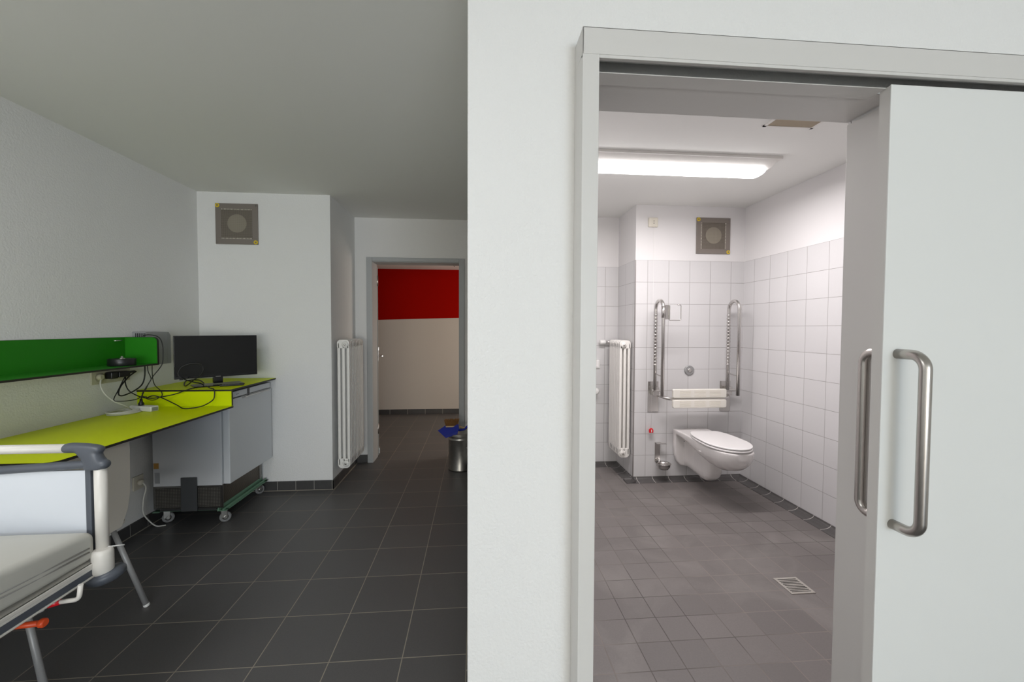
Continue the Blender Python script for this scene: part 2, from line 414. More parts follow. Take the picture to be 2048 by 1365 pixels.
# coved skirting in the bathroom
def cove_profile(w=.087, h=.030, n=6):
    pts = [(0, 0), (w, 0), (w, .0025)]
    for k in range(n+1):
        a = PI/2*k/n
        pts.append((w-.012-(w-.020)*math.sin(a) if k else w-.012, .004+(h-.004)*(1-math.cos(a))))
    pts.append((0, h)); return pts
pr_ = cove_profile()
def cove(name, kind, fixed, sign, a, b, m):
    mb = MB()
    if kind == 'x': mb.prism([(fixed+sign*d, h) for d, h in pr_], 'x', a, b)
    else: mb.prism([(fixed+sign*d, h) for d, h in pr_], 'y', a, b)
    return struct(mb.build(name, m))
cove('baseboard_bathroom_back', 'x', 3.731, -1, 1.443-.087, 2.486, MT['cove_x'])
cove('baseboard_bathroom_right', 'y', 2.486, -1, 1.35, 3.731, MT['cove_y'])
cove('baseboard_bathroom_side', 'y', 1.443, -1, 3.65, 4.19, MT['cove_y'])
cove('baseboard_bathroom_recess', 'x', 4.19, -1, .21, 1.443, MT['cove_x'])
# flat skirting in the care room
def skirt(name, x0, x1, y0, y1, m):
    return struct(B(x0, x1, y0, y1, 0, .08).build(name, m, bevel=.002))
skirt('baseboard_left', -2.315, -2.303, -6.3, 3.72, MT['skirt_y'])
skirt('baseboard_back', -2.303, -1.233, 3.708, 3.72, MT['skirt_x'])
skirt('baseboard_chimney', -1.245, -1.233, 3.708, 4.428, MT['skirt_y'])
skirt('baseboard_far_door', -1.245, -1.125, 4.428, 4.44, MT['skirt_x'])
skirt('baseboard_partition', -.038, -.026, 1.2, 4.44, MT['skirt_y'])
skirt('baseboard_front', -.038, .279, 1.188, 1.2, MT['skirt_x'])
skirt('baseboard_corridor', -3.2, 3.2, 6.855, 6.867, MT['skirt_far'])
# pale grout lines where skirting meets the floor
struct(B(-2.303, -1.229, 3.703, 3.708, 0, .004).box(-1.233, -1.228, 3.703, 4.428, 0, .004).box(-.044, -.038, 1.188, 4.44, 0, .003).box(-2.303, -2.298, -2.3, 3.7, 0, .004).build('trim_6', mat('skirting_grout', (.30, .27, .22), .9)))

# corridor end wall: white below, red band above with a slightly slanting lower edge
cw = MB()
def zr(x): return 1.573+.0305*x
cw.box(-3.2, 3.2, 6.867, 7.05, 0, 2.44)
struct(cw.build('wall_corridor_end', mat('warm_white_paint', (.62, .58, .53), .85, bump=(170, .2, .002))), 'white corridor wall below its red band')
rb = MB(); rb.prism([(-3.2, zr(-3.2)), (3.2, zr(3.2)), (3.2, 2.34), (-3.2, 2.34)], 'y', 6.864, 6.868)
struct(rb.build('wall_corridor_red_band', MT['red']), 'bright red painted band on the corridor wall')
struct(B(-3.3, -3.2, 4.4, 7.1, 0, 2.44).build('wall_corridor_left', MT['plaster']))
struct(B(3.2, 3.3, 4.4, 7.1, 0, 2.44).build('wall_corridor_right', MT['plaster']))

# far door
d2e = bpy.data.objects.new('door_2', None); COL.objects.link(d2e); d2e.location = (-.63, 4.5, 0); struct(d2e, 'open grey door with steel frame to the corridor')
fr = MB()
for x0, x1, xi0, xi1 in ((-1.125, -1.068, -1.068, -1.052), (-.183, -.126, -.199, -.183)):
    fr.box(x0, x1, 4.412, 4.44, 0, 2.125)
fr.box(-1.068, -.183, 4.412, 4.44, 2.085, 2.125)
fr.box(-1.085, -1.066, 4.43, 4.62, 0, 2.10).box(-.185, -.166, 4.43, 4.62, 0, 2.10).box(-1.085, -.166, 4.43, 4.62, 2.078, 2.10)
fr.build('door_frame', MT['farframe'], d2e, bevel=.004)
# leaf opened a little past square
T = Matrix.Translation((-1.062, 4.64, 0)) @ Matrix.Rotation(math.radians(13.2), 4, 'Z')
lf = MB(); lf.box(-.042, 0, 0, .88, .008, 2.055, T)
lo = lf.build('door_leaf', MT['farleaf'], d2e, bevel=.002)
hl = MB()
def TT(p): return tuple(T @ Vector(p))
hl.tube([TT((0, .80, 1.05)), TT((.045, .80, 1.05))], .010, 10).tube(fillet([TT((.042, .80, 1.05)), TT((.050, .80, 1.05)), TT((.052, .68, 1.05))], .008), .009, 10)
hl.box(0, .006, .78, .82, .98, 1.14, T); hl.box(.006, .012, .79, .81, 1.115, 1.155, T)
hl.build('door_handle', MT['chrome'], lo)
MB().box(.0, .012, .0, .05, .03, .09, T).build('floor_stop', MT['galv'], lo)
for z in (.25, 1.85): MB().tube([(-1.066, 4.628, z), (-1.066, 4.628, z+.11)], .010, 10).build('hinge', MT['galv'], d2e)
# thin cable hanging from the corridor ceiling
tag(MB().tube(spline([(-.316, 6.0, 2.34), (-.335, 6.0, 2.32), (-.34, 6.0, 2.295), (-.318, 6.0, 2.275), (-.305, 6.0, 2.268)]), .003, 6).build('ceiling_cable', MT['cable']),
    'short thin cable end hanging from the corridor ceiling beyond the far doorway', 'cable')

# ------------------------------------------------------------------ sliding bathroom door
hd = MB()
hd.box(.279, 3.0, 1.112, 1.116, 2.136, 2.206).box(.279, .283, 1.112, 1.2, 2.136, 2.206).box(.279, 3.0, 1.112, 1.2, 2.202, 2.206)
hd.box(.279, 3.0, 1.114, 1.127, 2.128, 2.140)
hd.build('trim_1', MT['frame'], bevel=.0015); struct(bpy.data.objects['trim_1'], 'grey metal header casing over the sliding door')
tr = MB(); tr.box(.29, 3.0, 1.140, 1.165, 2.150, 2.190); struct(tr.build('trim_2', MT['darksteel']), 'sliding door track inside the header casing')
ps = MB(); ps.box(.279, .3245, 1.112, 1.20, 0, 2.136)
struct(ps.build('trim_3', MT['frame'], bevel=.0015), 'grey stop post on the latch side of the sliding door')
# frame lining of the opening
ln = MB(); ln.box(1.253, 1.262, 1.193, 1.345, 0, 2.10); ln.box(.312, 1.253, 1.20, 1.345, 2.108, 2.112)
ln.box(.3245, 1.183, 1.142, 1.199, 2.106, 2.1085); ln.box(1.183, 1.45, 1.172, 1.199, 2.106, 2.1085); ln.box(1.262, 1.32, 1.193, 1.20, 0, 2.10)
struct(ln.build('trim_7', MT['frame'], bevel=.001), 'grey lining of the bathroom doorway')

dr = bpy.data.objects.new('door_1', None); COL.objects.link(dr); dr.location = (1.7, 1.15, 0); struct(dr, 'pale grey sliding bathroom door with long steel pull handles')
B(1.186, 2.28, 1.130, 1.134, .012, 2.112).build('door_leaf', MT['leaf'], dr, bevel=.0008)
B(1.1862, 2.279, 1.134, 1.165, .012, 2.11).build('door_edge', MT['frame'], dr)
def pull(y_leaf, y_grip, nm):
    z0, z1 = .829, 1.336
    x = 1.232
    mb = MB(); mb.tube(fillet([(x, y_leaf, z1), (x, y_grip, z1), (x, y_grip, z0), (x, y_leaf, z0)], .040, 10), .0145, 20)
    return mb.build(nm, MT['steel'], dr)
part(pull(1.131, 1.050, 'pull_handle'), 'brushed steel D-shaped pull handle on the room side')
part(pull(1.164, 1.235, 'pull_handle'), 'brushed steel D-shaped pull handle on the bathroom side')

# ================================================================== BATHROOM THINGS
# ceiling lamp
lp = thing('ceiling_lamp', 'long lit tube lamp with white housing on the bathroom ceiling', 'lamp', (1.24, 2.72, CZ))
B(.44, 1.985, 2.60, 2.87, 2.512, CZ).build('mounting_plate', MT['white_metal'], lp, bevel=.002)
hs = MB(); hs.prism([(2.605, 2.512), (2.672, 2.480), (2.82, 2.480), (2.85, 2.512)], 'x', .46, 1.955); hs.build('lamp_housing', MT['white_metal'], lp, bevel=.002)
df = MB(); secs = []
for x, sc in ((.48, .3), (.485, .7), (.50, .92), (.54, 1), (1.88, 1), (1.915, .92), (1.93, .7), (1.935, .3)):
    secs.append([(x, 2.746+.072*math.cos(a)*min(1, sc+.15), 2.481-.038*max(0, math.sin(a))**.7*sc) for a in [PI*k/14 for k in range(15)]])
df.loft(secs); part(df.build('diffuser', MT['diffuser'], lp), 'glowing white diffuser')
# body of the added fill lamp, outside the camera's view
l2 = thing('ceiling_lamp', 'added unseen square fill lamp on the ceiling above the hospital bed', 'lamp', (-1.55, .4, CZ))
B(-2.05, -1.05, -.1, .9, 2.47, CZ).build('lamp_housing', MT['white_metal'], l2, bevel=.004)
# ceiling vent
cv = thing('ceiling_vent', 'beige perforated vent grille in the bathroom ceiling above the lamp', 'vent', (1.72, 2.15, CZ))
fr = MB()
for a in ((1.575, 1.865, 2.06, 2.075), (1.575, 1.865, 2.215, 2.230), (1.575, 1.59, 2.06, 2.23), (1.85, 1.865, 2.06, 2.23)): fr.box(a[0], a[1], a[2], a[3], CZ-.006, CZ+.002)
fr.build('vent_frame', MT['white_metal'], cv)
B(1.59, 1.85, 2.075, 2.215, CZ-.004, CZ).build('perforated_panel', perfmat('beige_perforation', 'xy', .0085, .6, (.46, .38, .27), (.10, .07, .04), .6, .1), cv)

def wall_vent(label, x0, x1, z0, z1, y, teeth, mname):
    v = thing('wall_vent', label, 'vent', ((x0+x1)/2, y, (z0+z1)/2))
    t = .045*(x1-x0)/.33
    fr = MB()
    fr.box(x0, x1, y-.010, y, z1-t, z1).box(x0, x1, y-.010, y, z0, z0+t).box(x0, x0+t, y-.010, y, z0+t, z1-t).box(x1-t, x1, y-.010, y, z0+t, z1-t)
    fr.build('vent_frame', MT['ventframe'], v, bevel=.0015)
    B(x0+t, x1-t, y-.008, y-.003, z0+t, z1-t).build('perforated_panel', perfmat(mname, 'xz', .0078, .62, (.22, .19, .155), (.055, .045, .035), .55, .25), v)
    cx, cz = (x0+x1)/2+.002, (z0+z1)/2+.004
    MB().lathe([(.076, -.0095), (.076, -.006)], (cx, y, cz), 'y', 40).build('filter_disc', perfmat(mname+'_disc', 'xz', .0078, .45, (.30, .27, .215), (.17, .145, .11), .8, .1), v)
    n = 22
    for side in (0, 1):
        tb = MB()
        for k in range(n):
            if teeth == 'z':
                xx = x0+t+(k+.5)*(x1-x0-2*t)/n; zz = (z0+t-.002, z1-t-.007)[side]
                tb.box(xx-.0018, xx+.0018, y-.011, y-.0095, zz, zz+.009)
            else:
                zz = z0+t+(k+.5)*(z1-z0-2*t)/n; xx = (x0+t-.002, x1-t-.007)[side]
                tb.box(xx, xx+.009, y-.011, y-.0095, zz-.0018, zz+.0018)
        tb.build('slot_row', MT['cream'], v)
    for xx, zz in ((x0+.018, z1-.018), (x1-.018, z0+.018)):
        cpo = MB().lathe([(.017, -.013), (.017, -.009)], (xx, y, zz), 'y', 20).build('screw_cap', MT['yellow'], v)
        MB().lathe([(.006, -.016), (.007, -.012)], (xx, y, zz), 'y', 12).build('screw', MT['ventframe'], cpo)
    for xx, zz in ((x0+.015, z0+.015), (x1-.015, z1-.015)):
        MB().lathe([(.006, -.012), (.006, -.009)], (xx, y, zz), 'y', 12).build('screw', MT['darksteel'], v)
    return v
wall_vent('square perforated metal vent on the plaster high above the toilet', 2.012, 2.338, 2.097, 2.427, 3.731, 'x', 'bath_perforation')
wall_vent('square perforated metal vent high on the chimney wall above the television', -2.167, -1.829, 2.098, 2.436, 3.72, 'z', 'room_perforation')

so = thing('wall_socket', 'small cream socket on the bathroom wall near the ceiling', 'socket', (1.599, 3.731, 2.371))
B(1.555, 1.643, 3.712, 3.731, 2.328, 2.414).build('cover', MT['cream'], so, bevel=.008, seg=3)
for dz in (-.010, .010): MB().lathe([(.004, -.0205), (.004, -.018)], (1.603, 3.731, 2.371+dz), 'y', 10).build('socket_hole', MT['slot'], so)

# radiators
def radiator(label, xwall, sgn, y0, n, z0, z1, valve):
    """column radiator, ends facing the camera; sgn = direction from wall into the room"""
    pitch = .046
    r = thing('radiator', label, 'radiator', (xwall+sgn*.09, y0+n*pitch/2, z0))
    xa, xb = (xwall+sgn*.032, xwall+sgn*.138)
    x0, x1 = min(xa, xb), max(xa, xb)
    cw_ = .027; gap = ((x1-x0)-3*cw_)/2
    first = None
    for i in range(n):
        ya = y0+i*pitch; yb = ya+pitch-.014
        if first is None:
            mb = MB()
            for c in range(3):
                xx = x0+c*(cw_+gap)
                mb.prism(rrect(xx, xx+cw_, ya, yb, .0105, 4), 'z', z0+.03, z1-.03)
            for za, zb, rr in ((z0, z0+.085, (.012, .012, .035, .035)), (z1-.075, z1, (.03, .03, .012, .012))):
                mb.prism(rrect(x0, x1, za, zb, list(rr), 5), 'y', ya, yb)
            first = mb.build('column_section', MT['white_metal'], r, bevel=.003)
        else:
            c = first.copy(); COL.objects.link(c); c.location = first.location + Vector((0, i*pitch, 0))
    xc = (x0+x1)/2+sgn*.018
    for zz in (z0+.045, z1-.042):
        hub = MB()
        hub.lathe([(.027, -.002), (.027, -.010), (.020, -.013), (.014, -.013), (.014, -.020)], (xc, y0, zz), 'y', 24)
        hub.tube([(xc, y0, zz), (xc, y0+n*pitch-.006, zz)], .017, 12)
        ho = hub.build('hub', MT['white_metal'], r)
        MB().lathe([(.009, -.019), (.009, -.026), (.005, -.028)], (xc, y0, zz), 'y', 14).build('end_plug', MT['chrome'], ho)
    for yy in (y0+.14, y0+n*pitch-.08):
        for zz in (z0+.12, z1-.12):
            (B(xwall, x0+.005, yy, yy+.02, zz, zz+.03) if sgn > 0 else B(x1-.005, xwall, yy, yy+.02, zz, zz+.03)).build('wall_bracket', MT['white_metal'], r)
    return r, x0, x1, y0+n*pitch
ra = radiator('tall white column radiator beside the far doorway', -1.245, 1, 3.762, 10, .165, 1.298, False)
MB().tube([(-1.19, 4.215, 1.256), (-1.19, 4.25, 1.256)], .014, 10).tube([(-1.19, 4.24, 1.256), (-1.245, 4.24, 1.256)], .010, 10).build('valve', MT['chrome'], ra[0])
rb_ = radiator('tall white column radiator in the bathroom recess with thermostat valve', 1.462, -1, 3.785, 7, .195, 1.293, True)
vb = MB().tube([(1.36, 4.115, 1.265), (1.36, 4.155, 1.265)], .013, 10).tube([(1.36, 4.145, 1.265), (1.31, 4.15, 1.265)], .014, 10)
vb.build('valve', MT['chrome'], rb_[0])
MB().lathe([(.016, 0), (.023, -.01), (.024, -.05), (.020, -.062)], (1.305, 4.15, 1.265), 'x', 20).build('thermostat_knob', MT['white_pl'], rb_[0])

# switch and round knob on recess wall
sw = thing('light_switch', 'white switch plate on the recess wall beside the bathroom radiator', 'switch', (1.215, 4.19, 1.04))
B(1.175, 1.255, 4.178, 4.19, .995, 1.085).build('cover', MT['white_pl'], sw, bevel=.004)
B(1.19, 1.242, 4.172, 4.178, 1.01, 1.07).build('rocker', MT['seat'], sw, bevel=.003)
kn = thing('water_valve', 'round white valve knob on the recess wall below the switch plate', 'valve', (1.20, 4.19, .77))
MB().lathe([(.018, 0), (.018, -.05)], (1.20, 4.19, .77), 'y', 20).build('stem', MT['chrome'], kn)
MB().lathe([(.026, -.045), (.034, -.052), (.034, -.075), (.024, -.086), (.008, -.09)], (1.20, 4.19, .77), 'y', 28).build('knob', MT['white_pl'], kn)

# toilet
XC = 1.985
to = thing('toilet', 'white wall-hung toilet with closed lid', 'toilet', (XC, 3.731, 0))
def dsec(y, w_, zt, d, e=.75, n=18, lip=.0):
    pts = []
    for k in range(n+1):
        a = PI*k/n
        c = math.cos(a); s_ = math.sin(a)
        pts.append((XC+.012*0+w_*(abs(c)**e)*(1 if c >= 0 else -1), y, zt-.004-d*abs(s_)**e))
    for k in range(1, 6): pts.append((XC-w_+2*w_*k/6, y, zt))
    pts.insert(0, (XC+w_*.99, y, zt)); pts.insert(n+2, (XC-w_*.99, y, zt))
    return pts
bd = MB()
bd.loft([dsec(*q) for q in ((3.728, .168, .478, .05, .35), (3.62, .160, .477, .055, .35), (3.50, .155, .475, .07, .4), (3.42, .158, .474, .105, .55), (3.32, .166, .473, .145, .7), (3.20, .168, .472, .172, .8), (3.10, .160, .471, .176, .85), (3.03, .143, .470, .155, .85), (2.98, .115, .469, .12, .85), (2.955, .082, .468, .085, .85), (2.945, .045, .467, .05, .85))])
# trapway trunk
def tsec(y, w_, zt, zb, e=.5, n=20):
    c0 = (zt+zb)/2; h = (zt-zb)/2
    return [(XC+w_*(abs(math.cos(a))**e)*(1 if math.cos(a) >= 0 else -1), y, c0+h*(abs(math.sin(a))**e)*(1 if math.sin(a) >= 0 else -1)) for a in [2*PI*k/n for k in range(n)]]
bd.loft([tsec(*q) for q in ((3.728, .115, .44, .135), (3.68, .080, .44, .130), (3.62, .070, .44, .125), (3.52, .068, .44, .112), (3.42, .072, .44, .105), (3.36, .074, .44, .115), (3.32, .070, .43, .145), (3.29, .055, .42, .20), (3.28, .03, .40, .25))])
# wall flange with rounded lower sides
fl = [(XC+dx, z) for dx, z in ((.168, .477), (.168, .32), (.160, .24), (.140, .18), (.11, .145), (.06, .132), (-.06, .132), (-.11, .145), (-.140, .18), (-.160, .24), (-.168, .32), (-.168, .477))]
bd.prism(fl, 'y', 3.680, 3.7305)
bo = bd.build('bowl', MT['ceramic'], to)
rm = bo.modifiers.new('merge', 'REMESH'); rm.mode = 'VOXEL'; rm.voxel_size = .006; rm.use_smooth_shade = True
sm = bo.modifiers.new('soften', 'SMOOTH'); sm.iterations = 10; sm.factor = .6
def egg(w_, y0, y1, n=40, back=.095):
    """closed toilet seat outline: nose at y0, flat hinge side at y1"""
    pts = []
    ym = y0+.235
    for k in range(n+1):
        a = PI*k/n - PI
        pts.append((XC+w_*math.cos(a), ym+(ym-y0)*math.sin(a)))
    m_ = 10
    for k in range(1, m_+1):
        t = k/m_; pts.append((XC+w_-(w_-back)*t**2.2, ym+(y1-ym)*math.sin(t*PI/2)))
    for k in range(m_, 0, -1):
        t = k/m_; pts.append((XC-w_+(w_-back)*t**2.2, ym+(y1-ym)*math.sin(t*PI/2)))
    return pts
st = MB(); st.prism(egg(.176, 2.940, 3.49), 'z', .4735, .489); st.build('seat', MT['seat'], to, bevel=.006, seg=3)
ld = MB(); ld.prism(egg(.174, 2.942, 3.50), 'z', .4925, .507); part(ld.build('lid', MT['seat'], to, bevel=.006, seg=3), 'closed oval lid')
for dx in (-.075, .075): MB().tube([(XC+dx-.02, 3.505, .488), (XC+dx+.02, 3.505, .488)], .011, 12).build('hinge', MT['seat'], to)
MB().lathe([(.006, 0), (.006, -.004)], (XC-.118, 3.60, .39), 'x', 12).build('mounting_bolt', MT['darksteel'], to)

fb = thing('flush_button', 'round grey flush button on the tiles above the backrest', 'button', (1.967, 3.731, 1.019))
MB().lathe([(.046, 0), (.046, -.008), (.040, -.012)], (1.967, 3.731, 1.019), 'y', 36).build('rosette', MT['disc'], fb)
MB().lathe([(.020, -.011), (.020, -.018), (.014, -.020)], (1.967, 3.731, 1.019), 'y', 24).build('push_button', MT['chrome'], fb)
ec = thing('emergency_pull', 'small red emergency call pull beside the toilet', 'alarm pull', (1.597, 3.70, .465))
mb = MB(); mb.prism([(1.578, .448), (1.618, .448), (1.618, .475), (1.608, .490), (1.588, .490), (1.578, .475)], 'y', 3.690, 3.706); mb.build('pull_grip', MT['redpl'], ec, bevel=.004)
MB().box(1.594, 1.602, 3.686, 3.690, .455, .478).build('arrow_mark', MT['white_pl'], ec)
MB().tube([(1.598, 3.698, .488), (1.598, 3.698, 2.33)], .0009, 6).build('cord', MT['white_pl'], ec)

# toilet brush holder
tb = thing('toilet_brush_holder', 'steel wall-mounted brush holder with round dish beside the toilet', 'brush holder', (1.68, 3.7, .12))
mb = MB(); mb.box(1.648, 1.698, 3.723, 3.731, .175, .352).box(1.648, 1.698, 3.665, 3.731, .348, .353).box(1.690, 1.735, 3.665, 3.690, .348, .352)
mb.build('bracket', MT['chrome'], tb, bevel=.0015)
MB().tube(fillet([(1.672, 3.725, .19), (1.672, 3.68, .19), (1.672, 3.68, .160)], .01), .010, 12).build('arm', MT['chrome'], tb)
MB().lathe([(.022, -.052), (.045, -.045), (.060, -.022), (.063, 0), (.068, .002), (.064, .006), (.056, -.004), (.030, -.026), (.004, -.030)], (1.700, 3.655, .172), 'z', 36).build('dish', MT['chrome'], tb)

# grab rails
def rail(label, xp, xr, holder):
    r = thing('grab_rail', label, 'grab rail', (xp, 3.731, .78), group=None)
    B(xp-.050, xp+.050, 3.722, 3.731, .637, .918).build('wall_plate', MT['chrome'], r, bevel=.002)
    mb = MB(); mb.box(xp-.022, xp+.030, 3.66, 3.722, .795, .872).tube([(xp-.035, 3.665, .842), (xp+.062, 3.665, .842)], .014, 14)
    mb.build('hinge', MT['chrome'], r, bevel=.003)
    yb, yf = 3.655, 3.50
    zt = 1.665
    c_y = (yb+yf)/2; R_ = (yb-yf)/2
    path = [(xr, yb, .845)] + [(xr, c_y+R_*math.cos(a), zt-R_+R_*math.sin(a)-.012) for a in [PI*k/14 for k in range(15)]] + [(xr, yf, .815)]
    MB().tube(path, .0155, 18).build('rail_tube', MT['chrome'], r)
    rg = MB()
    for k in range(16):
        z = 1.07+k*.030
        rg.lathe([(.0155, 0), (.0178, .004), (.0178, .012), (.0155, .016)], (xr, yb, z), 'z', 16)
    rg.build('grip_ribs', MT['chrome'], r)
    MB().tube(spline([(xr, yb, 1.00), (xr, (yb+yf)/2, .992), (xr, yf, .990)]), .005, 8).build('cross_bar', MT['chrome'], r)
    if holder:
        mb = MB(); mb.box(xr+.012, xr+.050, yf-.006, yf+.006, 1.485, 1.61); mb.box(xr+.046, xr+.052, yf-.018, yf+.018, 1.49, 1.605)
        mb.lathe([(.019, 1.50), (.019, 1.60)], (xr, yf, 0), 'z', 16)
        h = mb.build('paper_holder', MT['chrome'], r)
        x1 = xr+.052
        MB().tube(fillet([(x1, yf, 1.545), (x1, yf, 1.478), (x1+.105, yf, 1.478), (x1+.105, yf, 1.612), (x1+.072, yf, 1.612)], .010, 4), .004, 8).build('paper_rod', MT['chrome'], h)
    return r
rail('folded-up steel grab rail carrying the paper roll holder', 1.623, 1.607, True)
rail('folded-up steel grab rail close to the tiled side wall', 2.318, 2.298, False)
# backrest
bk = thing('back_support', 'white ribbed backrest on a bent steel tube above the toilet', 'backrest', (1.985, 3.6, .78))
MB().tube(fillet([(1.648, 3.722, .80), (1.660, 3.66, .795), (1.70, 3.60, .778), (1.78, 3.595, .775), (2.19, 3.595, .775), (2.27, 3.60, .778), (2.305, 3.66, .795), (2.318, 3.722, .80)], .05, 6), .014, 14).build('support_tube', MT['chrome'], bk)
for z0, z1 in ((.697, .772), (.787, .866)):
    mb = MB()
    mb.prism(rrect(1.738, 2.236, z0, z1, .014, 4), 'y', 3.562, 3.594)
    s_ = part(mb.build('back_pad', MT['slats'], bk, bevel=.007, seg=3), 'off-white padded slat')
    rbm = MB()
    for k in range(5):
        zz = z0+.016+k*(z1-z0-.032)/4
        for xa, xb in ((1.80, 1.90), (1.935, 2.04), (2.075, 2.18)):
            rbm.box(xa, xb, 3.5605, 3.5635, zz-.0022, zz+.0022)
    rbm.build('rib', MT['cream'], s_, bevel=.0008)

# floor drain
fd = thing('floor_drain', 'square slotted steel drain grate in the bathroom floor', 'drain', (1.735, 2.115, 0))
mb = MB(); x0, x1, y0, y1 = 1.665, 1.802, 2.042, 2.184; z0, z1 = .0005, .0035
t = .014
mb.box(x0, x1, y0, y0+t, z0, z1).box(x0, x1, y1-t, y1, z0, z1).box(x0, x0+t, y0+t, y1-t, z0, z1).box(x1-t, x1, y0+t, y1-t, z0, z1)
n = 8; st_ = (y1-y0-2*t)/(2*n+1)
for k in range(n): mb.box(x0+t, x1-t, y0+t+(2*k+1)*st_-.001+st_*.0, y0+t+(2*k+2)*st_-.001, z0, z1)
mb.build('grate', mat('grate_steel', (.50, .47, .43), .45, .6), fd)
B(x0+.003, x1-.003, y0+.003, y1-.003, -.001, .0012).build('drain_pit', MT['slot'], fd)

# ================================================================== CARE ROOM THINGS
# desk with raised counter
dk = thing('desk', 'lime green wall desk with raised counter and black edges', 'desk', (-2.0, 2.45, .85))
def slab(poly, zt, th, name, label):
    mb = MB(); mb.prism(poly, 'z', zt-.0012, zt); a = mb.build(name, MT['lime'], dk); part(a, label)
    mb = MB(); mb.prism(poly, 'z', zt-th, zt-.0012); mb.build(name+'_edge', MT['edge'], a)
    return a
slab([(-2.315, 1.825), (-1.742, 1.825), (-1.718, 1.835), (-1.705, 1.86), (-1.698, 2.2), (-1.690, 3.06), (-2.315, 3.06)], .857, .013, 'worktop', 'low lime green worktop')
slab([(-2.315, 3.055), (-1.700, 3.055), (-1.706, 3.718), (-2.315, 3.718)], .973, .013, 'counter_top', 'raised lime green counter top')
mb = MB(); mb.box(-2.315, -1.702, 3.060, 3.061, .857, .960); rs = mb.build('riser_panel', MT['lime'], dk)
mb = MB(); mb.box(-2.315, -1.699, 3.061, 3.073, .845, .960); mb.build('riser_edge', MT['edge'], rs)
for y in (1.95, 2.6): B(-2.315, -1.95, y, y+.03, .80, .8435).build('wall_bracket', MT['edge'], dk)

# wall shelf
sh = thing('wall_shelf', 'long dark green wall shelf with rounded end panel above the desk', 'shelf', (-2.2, 2.4, 1.155))
def lam(mbf, mbe, name):
    a = mbf.build(name, MT['green'], sh); mbe.build(name+'_edge', MT['edge'], a); return a
lam(B(-2.306, -2.304, 1.83, 2.958, 1.163, 1.336), B(-2.315, -2.306, 1.83, 2.970, 1.155, 1.337), 'back_panel')
lam(B(-2.304, -2.108, 1.83, 2.958, 1.163, 1.1645), B(-2.304, -2.106, 1.83, 2.970, 1.153, 1.163), 'shelf_board')
e = [(-2.306, 1.163), (-2.108, 1.163)]+[(-2.108-.028+.028*math.cos(a), 1.308+.028*math.sin(a)) for a in [PI/2*k/6 for k in range(7)]]+[(-2.306, 1.336)]
mb1 = MB(); mb1.prism(e, 'y', 2.9575, 2.9595)
e2 = [(-2.306, 1.155), (-2.105, 1.155)]+[(-2.105-.028+.028*math.cos(a), 1.310+.028*math.sin(a)) for a in [PI/2*k/6 for k in range(7)]]+[(-2.306, 1.338)]
mb2 = MB(); mb2.prism(e2, 'y', 2.9595, 2.971)
lam(mb1, mb2, 'end_panel')
for x, y, z in ((-2.302, 2.89, 1.315),):
    MB().tube([(x, y-.02, z), (x+.012, y+.0, z), (x+.012, y+.025, z)], .004, 8).build('hook', MT['chrome'], sh)
# cable reel on the shelf
rl = thing('tape_reel', 'flat black reel lying on the green shelf', 'reel', (-2.222, 2.80, 1.165))
MB().lathe([(.066, 0), (.068, .003), (.068, .040), (.066, .043), (.030, .043), (.026, .038)], (-2.19, 2.785, 1.1655), 'z', 40).build('spool', MT['black_pl'], rl)
MB().lathe([(.016, .036), (.016, .046), (.007, .047), (.006, .056), (.003, .058)], (-2.19, 2.785, 1.1655), 'z', 20).build('hub', MT['chrome'], rl)

# metal box on wall
bx = thing('metal_box', 'grey sheet metal box with vent slots on the wall behind the shelf end', 'box', (-2.24, 3.2, 1.25))
bx0 = -2.315; bxf = -2.230
mb = MB(); mb.prism([(bx0, 1.14), (bxf, 1.14), (bxf, 1.368), (bx0, 1.371)], 'y', 3.031, 3.2301)
mb.prism([(3.23, 1.14), (3.265, 1.14), (3.265, 1.345), (3.245, 1.368), (3.23, 1.368)], 'x', bx0, bxf)
mb.build('housing', MT['boxgrey'], bx, bevel=.002)
for k in range(6):
    MB().box(-2.295+k*.0115, -2.289+k*.0115, 3.0295, 3.0315, 1.330, 1.362).build('vent_slot', MT['slot'], bx)

# wall sockets
def sockets(label, loc, yy, z0, z1, m):
    s = thing('wall_socket', label, 'socket', loc)
    B(-2.315, -2.305, yy[0], yy[-1], z0, z1).build('cover', m, s, bevel=.003)
    n = len(yy)-1
    for k in range(n):
        yc = (yy[k]+yy[k+1])/2
        MB().lathe([(.026, .0105), (.030, .0125), (.028, .013), (.024, .006)], (-2.315, yc, (z0+z1)/2), 'x', 28).build('socket_well', m, s)
    return s
sockets('yellowed triple socket strip on the wall under the green shelf', (-2.31, 2.86, 1.095), [2.712, 2.806, 2.900, 2.994], 1.052, 1.138, MT['yellowed'])
sockets('white double-framed socket low on the wall beside the fridge', (-2.31, 3.05, .34), [3.000, 3.086], .290, .386, MT['cream'])
pa = thing('power_adapter', 'black power adapter plugged into the socket strip', 'adapter', (-2.28, 2.86, 1.1))
B(-2.304, -2.262, 2.800, 2.850, 1.078, 1.122).build('plug', MT['black_pl'], pa, bevel=.006)
B(-2.300, -2.258, 2.852, 2.930, 1.082, 1.118).build('adapter_body', MT['black_pl'], pa, bevel=.004)
pb = thing('plug', 'black angled plug beside the power adapter', 'plug', (-2.28, 2.95, 1.1))
MB().lathe([(.018, .012), (.018, .030), (.012, .04)], (-2.315, 2.945, 1.098), 'x', 20).build('plug_body', MT['black_pl'], pb)
B(-2.28, -2.262, 2.93, 2.985, 1.102, 1.116).build('plug_grip', MT['black_pl'], pb, bevel=.004)
pw = thing('plug', 'white round plug in the socket strip under the shelf', 'plug', (-2.29, 2.75, 1.09))
